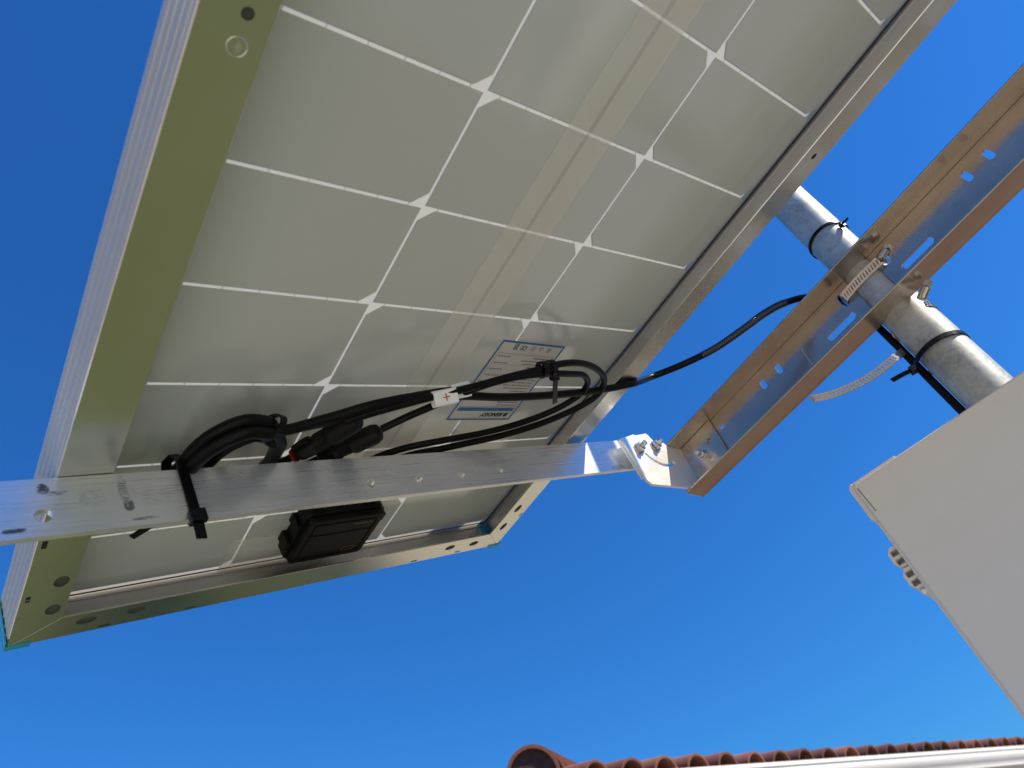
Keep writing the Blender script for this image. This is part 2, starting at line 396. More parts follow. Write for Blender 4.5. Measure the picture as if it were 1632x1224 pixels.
# ------------------------------------------------------------------ house with tiled roof
EY, EZ = 3.42, EYE + 1.18                 # eave line and height of the tile bed there
X0, X1 = 2.66, 13.2
SL = radians(17.5); RUN = 4.2
house = empty('house', Matrix.Translation((X0, EY + 0.5, 0)), 'tan house with red barrel tile roof and white gutter along its eave', 'house')
hp = lambda mb, name, mat, **k: mb.build(name, mat, house, **k)
HI = house.matrix_world.inverted()
def hlocal(mb): mb.v = [tuple(HI @ Vector(v)) for v in mb.v]; return mb
mb = MB(); mb.box((X0 + 0.62, EY + 0.45, 0), (X1 - 0.3, EY + 2 * RUN - 0.45, EZ - 0.16)); hp(hlocal(mb), 'wall', M['stucco'])
zr = EZ + RUN * math.tan(SL)
mb = MB()
mb.add([(X0 + 0.04, EY, EZ), (X1, EY, EZ), (X1, EY + 2 * RUN, EZ), (X0 + 0.04, EY + 2 * RUN, EZ), (X0 + 0.04 + RUN, EY + RUN, zr), (X1, EY + RUN, zr),
        (X0 + 0.04, EY, EZ - 0.05), (X1, EY, EZ - 0.05), (X1, EY + 2 * RUN, EZ - 0.05), (X0 + 0.04, EY + 2 * RUN, EZ - 0.05)],
       [(0, 1, 5, 4), (2, 3, 4, 5), (3, 0, 4), (1, 2, 5), (0, 6, 7, 1), (1, 7, 8, 2), (2, 8, 9, 3), (3, 9, 6, 0), (6, 9, 8, 7)])
roof = hp(hlocal(mb), 'roof', M['tile'])
mb = MB(); mb.box((X0 + 0.1, EY + 0.0, EZ - 0.19), (X1, EY + 0.03, EZ - 0.052)); hp(hlocal(mb), 'fascia', M['gutter'])
mb = MB(); mb.box((X0 + 0.1, EY + 0.032, EZ - 0.185), (X1, EY + 2 * RUN - 0.1, EZ - 0.165)); hp(hlocal(mb), 'soffit', M['stucco'])
# gutter: ogee profile along the eave
gp = [(0.0, 0.03), (-0.002, -0.11), (-0.065, -0.11), (-0.07, -0.085), (-0.085, -0.07), (-0.105, -0.045), (-0.112, -0.02), (-0.112, 0.000),
      (-0.122, 0.004), (-0.124, 0.026), (-0.117, 0.030), (-0.104, 0.026), (-0.104, -0.014), (-0.096, -0.04), (-0.06, -0.09), (-0.06, -0.102), (-0.01, -0.102), (-0.008, 0.03)]
mb = MB(); mb.prism([(EY + a, EZ - 0.022 + b) for a, b in gp], Matrix(((0, 0, 1, 0), (1, 0, 0, 0), (0, 1, 0, 0), (0, 0, 0, 1))), X0 + 0.30, X1 + 0.05)
hp(hlocal(mb), 'gutter', M['gutter'], smooth=40)
# barrel tiles: one S-tile mesh, copied along each course
PITCH, LEN = 0.283, 0.44
def tile_mesh(r=0.098, w=PITCH, length=LEN, th=0.014):
    mb = MB(); top, bot = [], []
    seq = [(-w / 2 + 0.0, 0.012)] + [(-r * cos(pi * k / 12), 0.012 + r * 0.98 * sin(pi * k / 12)) for k in range(13)] + [(w / 2, 0.012)]
    vs = []
    for (yy, taper) in ((0, 1.0), (length, 0.94)):
        for x, z in seq: vs.append((x * (taper if abs(x) <= r + 1e-6 else 1), yy, z * taper))
        for x, z in seq:
            rr = math.hypot(x, max(z - 0.012, 0)); kx = (r - th) / r if rr > 0 and abs(x) <= r + 1e-6 else 1
            vs.append((x * kx * (taper if abs(x) <= r + 1e-6 else 1), yy, ((z - 0.012) * kx + 0.012 - (th if abs(x) > r + 1e-6 or z < 0.02 else 0) * 0.9) * taper))
    m = len(seq); fs = []
    for i in range(m - 1):
        fs += [(i, i + 1, 2 * m + i + 1, 2 * m + i), (m + i, 3 * m + i, 3 * m + i + 1, m + i + 1), (i, m + i, m + i + 1, i + 1), (2 * m + i, 2 * m + i + 1, 3 * m + i + 1, 3 * m + i)]
    mb.add(vs, fs); return mb.mesh('roof_tile', M['tile'], 50)
TM = tile_mesh()
ncol = int((X1 - X0 - 0.3) / PITCH)
for row in range(7):
    for c in range(ncol):
        o = bpy.data.objects.new('roof_tile', TM); C.objects.link(o); o.parent = roof
        d = row * (LEN - 0.07) - 0.07
        if c * PITCH + 0.14 < d: continue                  # courses stop at the hip
        px = X0 + 0.36 + c * PITCH + random.uniform(-0.006, 0.006)
        pw = Vector((px, EY + d * cos(SL), EZ + d * sin(SL) + 0.014 + random.uniform(-0.003, 0.005)))
        o.matrix_local = HI @ Matrix.Translation(pw) @ Matrix.Rotation(SL - 0.03, 4, 'X') @ Matrix.Rotation(random.uniform(-0.045, 0.045), 4, 'Z') @ Matrix.Rotation(random.uniform(-0.03, 0.03), 4, 'Y')
# big hip tiles up the corner
mb = MB(); r = 0.152; th = 0.020; L = 0.46; vs = []
for yy, tp in ((0, 1.0), (L, 0.9)):
    for rr in (r, r - th):
        for k in range(17):
            a = -0.35 + (pi + 0.70) * k / 16; vs.append((-cos(a) * rr * tp, yy, sin(a) * rr * tp))
fs = []
for i in range(16):
    fs += [(i, i + 1, 34 + i + 1, 34 + i), (17 + i, 51 + i, 51 + i + 1, 17 + i + 1), (i, 17 + i, 17 + i + 1, i + 1), (34 + i, 34 + i + 1, 51 + i + 1, 51 + i)]
mb.add(vs, fs); RM = mb.mesh('hip_tile', M['tile'], 50)
mb = MB(); mb.prism([(0.130 * cos(pi * k / 16), 0.130 * sin(pi * k / 16)) for k in range(17)] + [(-0.13, -0.15), (0.13, -0.15)], Matrix(((1, 0, 0, 0), (0, 0, 1, 0), (0, 1, 0, 0), (0, 0, 0, 1))), 0.025, 0.42); PLUG = mb.mesh('shade_plug', M['tile_shade'])  # dark plug stands in for the shade inside the open tile end
hs_ = math.atan(math.tan(SL) / math.sqrt(2))
for k in range(14):
    o = bpy.data.objects.new('hip_tile', RM); C.objects.link(o); o.parent = roof
    d = k * (L - 0.07) - 0.16; h = d * cos(hs_) / math.sqrt(2)
    hm = HI @ Matrix.Translation((X0 + 0.045 + h, EY + 0.06 + h, EZ + d * sin(hs_) + 0.085)) @ Matrix.Rotation(-pi / 4 + 0.25, 4, 'Z') @ Matrix.Rotation(hs_ - 0.02, 4, 'X')
    o.matrix_local = hm
    if k == 0:
        p_ = bpy.data.objects.new('shade_plug', PLUG); C.objects.link(p_); p_.parent = roof; p_.matrix_local = hm

# ================================================================== SOLAR PANEL
OX, OY, OZ = 0.15972, 0.01173, 0.40509 + EYE
ct, snt = 0.9491, 0.3149
PM = Matrix(((ct, 0, -snt, OX), (0, 1, 0, OY), (snt, 0, ct, OZ), (0, 0, 0, 1)))    # local x = across (u), y = along (v), z = towards the glass
def uvn(u, v, n): return PM @ Vector((u, v, -n))                                   # n = depth below the white sheet
panel = empty('solar_panel', PM, 'framed solar panel seen from its white back under the blue sky', 'solar panel')
UL, UR, VT, VB, NB, NF = -0.172, 0.3265, -0.4075, 0.5708, 0.031, -0.0045
CW, RWD, GAP = 0.1615, 0.0812, 0.0026
# laminate
mb = MB(); mb.add([(UL + 0.0022, VT + 0.0022, 0), (UR - 0.0022, VT + 0.0022, 0), (UR - 0.0022, VB - 0.0022, 0), (UL + 0.0022, VB - 0.0022, 0)], [(0, 1, 2, 3)])
mb.build('backsheet', M['white_back'], panel)
mb = MB(); mb.box((UL + 0.0023, VT + 0.0023, 0.0014), (UR - 0.0023, VB - 0.0023, 0.0040)); mb.build('front_glass', M['glass_front'], panel)
cellmesh = {}
for col in range(3):
    for r in range(-5, 7):
        u0, u1 = (col - 1) * CW + GAP / 2, col * CW - GAP / 2
        v0, v1 = r * RWD + GAP / 2, (r + 1) * RWD - GAP / 2
        if col == 2: u1 = 0.3193
        if r == 6: v1 = 0.5595
        w, h, k = u1 - u0, v1 - v0, 0.0088
        key = (col, round(h, 4))
        if key not in cellmesh:
            if col == 1: poly = [(0, k), (k, 0), (w - k, 0), (w, k), (w, h), (0, h)]
            else: poly = [(0, 0), (w, 0), (w, h - k), (w - k, h), (k, h), (0, h - k)]
            m2 = MB(); m2.prism(poly, ID, -0.00030, -0.00002); m2.prism(poly, ID, 0.0002, 0.0005, 1); cellmesh[key] = m2.mesh('solar_cell', [M['cellgrey'], M['cell_front']])
        o = bpy.data.objects.new('solar_cell', cellmesh[key]); C.objects.link(o); o.parent = panel; o.location = (u0, v0, 0)
# thin ribbon ticks crossing the white row gaps
mb = MB()
for col in range(3):
    for r in range(-4, 7):
        for k in range(7):
            u = (col - 1) * CW + CW * (k + 0.5) / 7 + random.uniform(-0.0004, 0.0004)
            mb.box((u - 0.00028, r * RWD - GAP / 2 - 0.0001, -0.00022), (u + 0.00028, r * RWD + GAP / 2 + 0.0001, -0.00001))
o = mb.build('cell_ribbon', plain('tinned_ribbon', (0.60, 0.57, 0.51), 0.4), panel); o['kind'] = 'stuff'
# translucent insulating strips
mb = MB(); mb.prism(rect(0.0740, VT + 0.02, 0.1190, 0.5208), ID, -0.00085, -0.00045); mb.build('insulating_strip', M['tape'], panel)
mb = MB(); mb.prism(rect(0.0925, VT + 0.02, 0.0960, 0.5208), ID, -0.00105, -0.00090); mb.build('strip_crease_shade', M['crease_shade'], panel)  # thin dark film paints the shading of the strip's groove
for a, b, c, d in ((UL + 0.004, VB - 0.0072, UR - 0.004, VB - 0.0060), (UR - 0.0050, VT + 0.004, UR - 0.0040, VB - 0.0075)):
    mb = MB(); mb.box((a, b, -0.0010), (c, d, -0.0003)); mb.build('sealant_line', M['dark'], panel)
mb = MB(); mb.prism(rrect(-0.010, 0.5213, 0.105, 0.5700 - 0.0005, 0.003), ID, -0.00085, -0.00045); mb.build('insulating_strip', M['tape'], panel)

# frame: mitred bars with ribbed outer wall, inner lip and a drilled flange
def frame_bar(name, axis, sgn, a0, a1, edge, fl, holes):
    """axis 'v': bar runs along v at u=edge; sgn points to the inside. a0..a1 = ends at the outer edge, mitred 45 deg."""
    mb = MB()
    prof = [(0, NB - 0.0006), (0.0006, NB), (fl - 0.0004, NB), (fl, NB - 0.0004), (fl, NB - 0.0012), (fl - 0.0004, NB - 0.0016), (0.0019, NB - 0.0016),
            (0.0019, 0.0040), (0.0032, 0.0040), (0.0035, 0.0037), (0.0035, 0.0026), (0.0032, 0.0022), (0.0024, 0.0026), (0.0024, 0.0008),
            (0.0024, NF + 0.0004), (0.0075, NF + 0.0003), (0.0078, NF), (0.0078, NF - 0.0010), (0.0004, NF - 0.0012), (0, NF - 0.0008)]
    for nn in (0.002, 0.0098, 0.0182, 0.0255):
        prof += [(0.0, nn), (-0.0006, nn + 0.0002), (-0.0006, nn + 0.0008), (0.0, nn + 0.0011)]
    pts = []
    for d, nn in prof:
        for end in (0, 1):
            along = (a0 + d) if end == 0 else (a1 - d)
            pts.append((edge + sgn * d, along, -nn) if axis == 'v' else (along, edge + sgn * d, -nn))
    k = len(prof)
    vs = [pts[2 * i] for i in range(k)] + [pts[2 * i + 1] for i in range(k)]
    # flange skin is rebuilt below with its holes: leave out faces between prof 1-2 and 5-6
    fs = [(i, (i + 1) % k, k + (i + 1) % k, k + i) for i in range(k) if i not in (1, 5)]
    mb.add(vs, fs)
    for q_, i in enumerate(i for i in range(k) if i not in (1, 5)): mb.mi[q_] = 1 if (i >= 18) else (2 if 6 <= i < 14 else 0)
    # drilled flange sheet, mitred
    d0, d1 = 0.0006, fl - 0.0004
    if axis == 'v': outer = [(edge + sgn * d0, a0 + d0), (edge + sgn * d1, a0 + d1), (edge + sgn * d1, a1 - d1), (edge + sgn * d0, a1 - d0)]
    else: outer = [(a0 + d0, edge + sgn * d0), (a0 + d1, edge + sgn * d1), (a1 - d1, edge + sgn * d1), (a1 - d0, edge + sgn * d0)]
    mb.plate(outer, holes, ID, -NB, -(NB - 0.0016))
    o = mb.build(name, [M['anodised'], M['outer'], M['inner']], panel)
    for h in holes:
        if len(h) == 18:                                           # drilled holes get a dark grey backing that paints the shade inside the bar
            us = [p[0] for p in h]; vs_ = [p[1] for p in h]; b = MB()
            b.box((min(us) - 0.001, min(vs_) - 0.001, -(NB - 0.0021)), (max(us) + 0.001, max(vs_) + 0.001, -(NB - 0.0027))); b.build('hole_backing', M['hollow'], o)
        if len(h) == 4:                                            # punched drain slots get a near-black block painted as the shade inside
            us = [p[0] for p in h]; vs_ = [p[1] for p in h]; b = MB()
            b.box((min(us) - 0.0004, min(vs_) - 0.0004, -(NB - 0.0020)), (max(us) + 0.0004, max(vs_) + 0.0004, -(NB - 0.0034))); b.build('drain_shade', M['dark'], o)
    return o
hu = lambda u, v, a, b: circ(u, v, a, b, 18)
sq = lambda u, v, a, b: rect(u - a, v - b, u + a, v + b)
frame_bar('frame_rail', 'v', 1, VT, VB, UL, 0.031,
          [hu(-0.1527, 0.0803, 0.0028, 0.0028), hu(-0.1497, 0.4909, 0.0048, 0.0068), hu(-0.1493, 0.5272, 0.0048, 0.0068), hu(-0.153, -0.21, 0.0028, 0.0028),
           sq(-0.1672, 0.4431, 0.0016, 0.0042), sq(-0.1672, 0.5076, 0.0014, 0.0036)])
frame_bar('frame_rail', 'v', -1, VT, VB, UR, 0.030,
          [hu(0.3090, 0.5290, 0.0040, 0.0070), hu(0.3085, 0.4944, 0.0040, 0.0070), sq(0.3232, 0.5091, 0.0010, 0.0034), sq(0.3232, 0.4400, 0.0010, 0.0034), hu(0.310, 0.02, 0.0028, 0.0028)])
frame_bar('frame_rail', 'u', -1, UL, UR, VB, 0.029,
          [hu(-0.1230, 0.5530, 0.0072, 0.0048), hu(-0.0875, 0.5528, 0.0068, 0.0046), hu(0.2420, 0.5540, 0.0068, 0.0044), hu(0.2790, 0.5555, 0.0068, 0.0044),
           sq(-0.1080, 0.5668, 0.0042, 0.0013), sq(-0.0415, 0.5672, 0.0042, 0.0013), sq(0.198, 0.5674, 0.0042, 0.0012), sq(0.2610, 0.5670, 0.0038, 0.0012)])
frame_bar('frame_rail', 'u', 1, UL, UR, VT, 0.029, [hu(0.0, VT + 0.016, 0.0055, 0.0034)])
for ue, su, fl_ in ((UL, 1, 0.031), (UR, -1, 0.030)):
    mb = MB(); mb.tube([(ue + su * 0.0008, VB - 0.0008, -NB), (ue + su * (fl_ - 0.0006), VB - 0.0284, -NB)], 0.00020, 6); mb.build('mitre_seam', M['inner'], panel)
# blue corner caps at the two near corners
for su, ue in ((1, UL), (-1, UR)):
    mb = MB()
    a, b = sorted((ue - su * 0.0016, ue + su * 0.0150)); mb.box((a, VB - 0.0030, -NB - 0.0012), (b, VB + 0.0018, 0.006))
    a, b = sorted((ue - su * 0.0016, ue - su * 0.0007)); mb.box((a, VB - 0.010, -NB - 0.0010), (b, VB - 0.0005, 0.006))
    mb.build('corner_cap', M['teal'], panel, bevel=0.0004)
    mb = MB(); a, b = sorted((ue + su * 0.0020, ue + su * 0.006)); mb.box((a, VB - 0.0075, -0.026), (b, VB - 0.0022, -0.0050)); mb.build('corner_key', M['blue'], panel)
# raised earthing mark on the flange
mb = MB()
ec = (-0.1527, 0.0946)
ring = [(ec[0] + 0.0043 * cos(2 * pi * k / 28), ec[1] + 0.0043 * sin(2 * pi * k / 28), -NB - 0.00005) for k in range(29)]
mb.tube(ring, 0.00022, 6)
for x0, y0, x1, y1 in ((-0.0026, 0.0002, 0.0, 0.0002), (0.0, -0.0026, 0.0, 0.003), (0.0009, -0.0019, 0.0009, 0.0022), (0.0018, -0.0011, 0.0018, 0.0014)):
    mb.tube([(ec[0] + x0, ec[1] + y0, -NB - 0.00005), (ec[0] + x1, ec[1] + y1, -NB - 0.00005)], 0.0002, 6)
mb.build('earthing_mark', M['anodised'], panel, smooth=60)

# ------------------------------------------------------------------ rating label (flat sticker on the sheet)
LT = Matrix.Translation((0.1857, 0.3195, -0.00042)) @ Matrix.Rotation(radians(1.9), 4, 'Z') @ Matrix(((-1, 0, 0, 0), (0, 1, 0, 0), (0, 0, -1, 0), (0, 0, 0, 1)))
# sticker frame: x = reading direction, y = up, z = out of the sticker; 84 x 102 mm
mb = MB(); mb.prism(rect(-0.042, -0.051, 0.042, 0.051), LT, 0, 0.00025); lab = mb.build('rating_label', M['labelpaper'], panel)
mb = MB(); mb.plate(rect(-0.042, -0.051, 0.042, 0.051), [rect(-0.0398, -0.0488, 0.0398, 0.0488)], LT, 0.00026, 0.00034); mb.build('blue_border', M['blue'], lab)
mb = MB(); mb.prism(rect(-0.0375, 0.0335, 0.0372, 0.0382), LT, 0.00026, 0.00034); mb.build('title_bar', M['blue'], lab)
mb = MB(); mb.plate(rect(-0.0365, -0.0365, 0.0370, 0.0325), [rect(-0.0361, -0.0361, 0.0366, 0.0321)], LT, 0.00026, 0.00030); mb.build('table_outline', M['greyink'], lab)
mb = MB()
for i in range(17):
    y = 0.0292 - i * 0.0039
    x = -0.0345; L = random.uniform(0.020, 0.040)
    while x < -0.0345 + L:
        w = random.uniform(0.0014, 0.0045); mb.prism(rect(x, y, x + w, y + 0.0013), LT, 0.00026, 0.00030); x += w + 0.0007
    if i % 2 == 0 and i > 2:
        x = 0.016 + random.uniform(0, 0.006)
        while x < 0.034:
            w = random.uniform(0.0014, 0.0035); mb.prism(rect(x, y, x + w, y + 0.0013), LT, 0.00026, 0.00030); x += w + 0.0007
    if i % 3 == 1: mb.prism(rect(-0.0358, y - 0.0014, 0.0363, y - 0.00125), LT, 0.00026, 0.00030)
mb.build('fine_print', M['greyink'], lab)
def letter(body, x, y, size, mat, parent, bold=0.0, shear=0.0, name='lettering', frame=LT, z=0.00034):
    me = text_mesh(body, size, bold, shear); me.materials.clear(); me.materials.append(mat)
    me.transform(frame @ Matrix.Translation((x, y, z))); o = bpy.data.objects.new(name, me); C.objects.link(o); o.parent = parent; return o
letter('RENOGY', -0.0275, 0.0408, 0.0072, M['ink'], lab, bold=0.0003, shear=0.25)
mb = MB(); mb.prism([(-0.0345, 0.0408), (-0.0295, 0.0408), (-0.0285, 0.0459), (-0.0335, 0.0459)], LT, 0.00026, 0.00036); mb.build('brand_mark', M['ink'], lab)
letter('CE', 0.0065, -0.0462, 0.0068, M['ink'], lab, bold=0.0001)
def symbol(x, y, kind):
    mb = MB(); z0, z1 = 0.00026, 0.00034
    if kind == 'weee':
        mb.plate(rect(x - .0022, y - .0026, x + .0022, y + .0026), [rect(x - .0015, y - .0019, x + .0015, y + .0019)], LT, z0, z1)
        R = LT @ Matrix.Translation((x, y, 0)) @ Matrix.Rotation(0.7, 4, 'Z'); mb.prism(rect(-.0036, -.0003, .0036, .0003), R, z1, z1 + .00005)
        R = LT @ Matrix.Translation((x, y, 0)) @ Matrix.Rotation(-0.7, 4, 'Z'); mb.prism(rect(-.0036, -.0003, .0036, .0003), R, z1, z1 + .0001)
        mb.prism(rect(x - .0026, y - .0042, x + .0026, y - .0034), LT, z0, z1)
    if kind == 'square':
        mb.plate(rect(x - .0025, y - .0025, x + .0025, y + .0025), [rect(x - .0021, y - .0021, x + .0021, y + .0021)], LT, z0, z1)
        mb.plate(rect(x - .0013, y - .0013, x + .0013, y + .0013), [rect(x - .001, y - .001, x + .001, y + .001)], LT, z0, z1)
    if kind == 'triangle':
        mb.plate([(x - .0026, y - .0022), (x + .0026, y - .0022), (x, y + .0026)], [[(x - .0017, y - .0016), (x + .0017, y - .0016), (x, y + .0015)]], LT, z0, z1)
    if kind == 'ring':
        mb.plate(circ(x, y, .0026), [circ(x, y, .0021)], LT, z0, z1); mb.prism(circ(x, y, .0012, n=10), LT, z0, z1)
    return mb.build('symbol', M['ink'] if kind in ('weee',) else M['greyink'], lab)
for x, kd in ((0.0210, 'weee'), (-0.0020, 'square'), (-0.0120, 'triangle'), (-0.0235, 'ring')): symbol(x, -0.0440, kd)
mb = MB(); mb.plate(circ(0.163, 0.3865, 0.0030, n=14), [circ(0.163, 0.3865, 0.0024, n=14)], ID, -0.00040, -0.00036)
mb.prism(rect(0.1615, 0.3856, 0.1645, 0.3862), ID, -0.00040, -0.00036); mb.prism(rect(0.1615, 0.3870, 0.1645, 0.3876), ID, -0.00040, -0.00036)
mb.build('inspection_stamp', plain('faded_red_ink', (0.42, 0.24, 0.22), 0.5), panel)

# ------------------------------------------------------------------ junction box
j0, j1, k0, k1 = 0.038, 0.124, 0.474, 0.545
mb = MB(); c = 0.007
mb.prism([(j0 + c, k0), (j1 - c, k0), (j1, k0 + c), (j1, k1 - c * 1.3), (j1 - c * 1.3, k1), (j0 + c, k1), (j0, k1 - c), (j0, k0 + c)], ID, -0.0150, -0.0009)
jb = mb.build('junction_box', M['blackplastic'], panel, bevel=0.0012)
mb = MB(); mb.prism(rrect(j0 + 0.0035, k0 + 0.0030, j1 - 0.0035, k1 - 0.0030, 0.005), ID, -0.0218, -0.0151); mb.build('lid', M['blackplastic'], jb, bevel=0.0012)
mb = MB(); mb.plate(rrect(j0 + 0.010, k0 + 0.009, j1 - 0.009, k1 - 0.009, 0.003), [rrect(j0 + 0.0112, k0 + 0.0102, j1 - 0.0102, k1 - 0.0102, 0.0026)], ID, -0.0226, -0.0219)
mb.box((j0 + 0.012, k0 + 0.0255, -0.0225), (j1 - 0.011, k0 + 0.0267, -0.0219)); mb.build('lid_rib', M['blackplastic'], jb)
for x, y, w, h in ((j1, k0 + 0.014, 0.0045, 0.010), (j1, k0 + 0.036, 0.0035, 0.008), (j0 - 0.0045, k0 + 0.040, 0.0045, 0.012), (j0 - 0.004, k0 + 0.014, 0.004, 0.010)):
    mb = MB(); mb.box((x, y, -0.0165), (x + w, y + h, -0.0012)); mb.build('clip', M['blackplastic'], jb, bevel=0.0007)
for x in (j0 + 0.022, j0 + 0.052):
    mb = MB(); mb.box((x, k1 - 0.0004, -0.0165), (x + 0.011, k1 + 0.0035, -0.0015)); mb.build('clip', M['blackplastic'], jb, bevel=0.0007)
mb = MB(); x = j1 - 0.034
for w in (0.003, 0.0026, 0.0034, 0.0026, 0.003): mb.box((x, k0 + 0.0128, -0.02225), (x + w, k0 + 0.0152, -0.0219)); x += w + 0.0011
mb.plate(rect(j1 - 0.030, k1 - 0.0190, j1 - 0.0165, k1 - 0.0130), [rect(j1 - 0.0294, k1 - 0.0184, j1 - 0.0171, k1 - 0.0136)], ID, -0.02225, -0.0219)
mb.build('raised_emblem', M['copper'], jb)
for x in (j0 + 0.014, j1 - 0.016):
    mb = MB(); mb.lathe((x, k0 + 0.002, -0.009), (x, k0 - 0.02, -0.009), [(0, 0.0058), (0.006, 0.0058), (0.0065, 0.0062), (0.014, 0.0060), (0.0175, 0.0045)]); mb.build('cable_gland', M['blackplastic'], jb, smooth=40)

# ================================================================== MOUNT
# tilt strap: bar on edge under the panel flanges, its frame = the panel's own axes
VS = 0.3735
SM = PM @ Matrix.Translation((-0.172, VS, -0.0312)) @ Matrix.Rotation(0.0100, 4, 'Y') @ Matrix.Translation((0.172, 0, 0.0312))   # hangs a touch lower at the rail end
SF = Matrix(((1, 0, 0, 0), (0, 0, 1, 0), (0, -1, 0, 0), (0, 0, 0, 1)))         # plate x,y -> u, n ; plate z -> v
strap = empty('mounting_strap', SM, 'scuffed flat aluminium bar with drilled holes running under the panel', 'mounting bar')
holes = [circ(u, n_, 0.0038, n=22) for u, n_ in ((-0.2125, 0.0582), (-0.182, 0.0579), (0.0353, 0.0579), (0.0822, 0.0583), (0.1288, 0.0581), (0.1756, 0.0575))]
holes[0] = circ(-0.2125, 0.0582, 0.0046, n=22); holes[1] = circ(-0.182, 0.0579, 0.0046, n=22)
mb = MB(); mb.plate(rect(-0.36, 0.0313, 0.425, 0.0717), holes, SF, 0.0, 0.0040); mb.build('bar', M['strap'], strap, bevel=0.0005)
mb = MB(); mb.box((-0.36, 0.0041, -0.0342), (0.335, 0.028, -0.0314)); mb.build('top_leg', M['strap'], strap, bevel=0.0005)
for u in (-0.157, 0.311):
    mb = MB(); a = Vector((u, 0.017, -0.0268)); mb.lathe(a, a + Vector((0, 0, -0.02)), [(0, 0.0062), (0.0026, 0.0062), (0.0026, 0.003), (0.0085, 0.003), (0.0085, 0.0055), (0.0125, 0.0055)], 6)
    mb.build('flange_bolt', M['zinc'], strap)

# slotted channel rail on the pole (x across, y along, z up, world axes)
WX, ZL, ZU, FE = 0.622, EYE + 0.4205, EYE + 0.4888, 0.5960
RY0, RY1 = -0.19, 0.3800
rail = empty('channel_rail', Matrix.Translation((WX, 0.0967, ZL)), 'bright steel channel rail with slots, clamped across the galvanised pole', 'mounting rail')
RI = rail.matrix_world.inverted()
YZ = Matrix(((0, 0, 1, WX), (1, 0, 0, 0), (0, 1, 0, EYE), (0, 0, 0, 1)))          # plate x,y -> Y, Z-eye ; z -> +X
PC = 0.0967
hl = []
for y in (0.0500, 0.1436): hl.append(slot(y, 0.4480 if y < .1 else 0.4500, 0.0135, 0.0044))
for y in (-0.0230, -0.0460, 0.2436, 0.2200): hl.append(slot(y, 0.4690, 0.0038, 0.0031, True))
hl.append(slot(0.3121 - 0.02 + 0.02, 0.4685, 0.0, 0.0030))
for y in (0.0722, 0.1250): hl.append(slot(y, 0.4712, 0.0045, 0.0042, True))
hl.append(slot(-0.118, 0.448, 0.0135, 0.0044)); hl.append(slot(-0.151, 0.469, 0.0038, 0.0031, True))
hl.append(rect(PC - 0.0150, 0.4240, PC + 0.0150, 0.4865))                           # seat cut for the pole
mb = MB(); mb.plate(rect(RY0, 0.4205, RY1, 0.4888), hl, YZ, 0.0, 0.0022)
mb.v = [tuple(RI @ Vector(v)) for v in mb.v]; mb.build('web', M['rail'], rail, bevel=0.00035)
for z0, z1, nm in ((ZU - 0.0021, ZU + 0.0001, 'upper_flange'), (ZL - 0.0001, ZL + 0.0021, 'lower_flange')):
    mb = MB(); mb.box((FE, RY0, z0), (WX - 0.0001, RY1, z1)); mb.v = [tuple(RI @ Vector(v)) for v in mb.v]; mb.build(nm, M['rail'], rail, bevel=0.0006)
mb = MB()
for y in (0.1880,):
    mb.tube([(WX - 0.0003, y, EYE + 0.466), (WX - 0.0003, y + 0.0018, EYE + 0.4428)], 0.00022, 5)
mb.v = [tuple(RI @ Vector(v)) for v in mb.v]; mb.build('scratch', M['zinc'], rail)

# tilt bracket at the rail's end: slotted plate + leg in the channel
brk = empty('tilt_bracket', Matrix.Translation((0.58, 0.3755, EYE + 0.45)), 'sunlit zinc angle bracket with curved slot bolted to the rail end', 'bracket')
BI = brk.matrix_world.inverted()
XZ = Matrix(((1, 0, 0, 0), (0, 0, 1, 0), (0, 1, 0, EYE), (0, 0, 0, 1)))            # plate x,y -> X, Z-eye ; z -> Y
arc = []
cx, cz, R = 0.5719, 0.4784, 0.0275
for sgn, rr in ((1, R + 0.0021), (-1, R - 0.0021)):
    aa = [radians(-146 + 106 * k / 14) for k in range(15)]
    for a in (aa if sgn > 0 else reversed(aa)): arc.append((cx + rr * cos(a), cz + rr * sin(a)))
outer = [(0.5202, 0.4790), (0.5290, 0.4200), (0.5345, 0.4150), (0.5960, 0.4228), (0.6192, 0.4228), (0.6192, 0.4862), (0.5960, 0.4862), (0.5921, 0.4895), (0.5752, 0.4880), (0.5706, 0.4970), (0.5680, 0.4985)]
mb = MB(); mb.plate(outer, [arc], XZ, 0.3722, 0.3752); mb.v = [tuple(BI @ Vector(v)) for v in mb.v]; mb.build('slotted_plate', M['zinc'], brk, bevel=0.0006)
mb = MB(); mb.plate([(0.5178, 0.4785), (0.5262, 0.4235), (0.5400, 0.4300), (0.5550, 0.4880), (0.5500, 0.4955)], [], XZ, 0.3755, 0.3772); mb.v = [tuple(BI @ Vector(v)) for v in mb.v]; mb.build('spacer_plate', M['zinc'], brk, bevel=0.0005)
mb = MB(); mb.plate(rect(0.3205, 0.4232, 0.3722, 0.4862), [circ(0.3345, 0.4660, 0.0036)], Matrix(((0, 0, 1, 0), (1, 0, 0, 0), (0, 1, 0, EYE), (0, 0, 0, 1))), WX - 0.0034, WX - 0.0006)
mb.v = [tuple(BI @ Vector(v)) for v in mb.v]; mb.build('channel_leg', M['rail'], brk, bevel=0.0004)
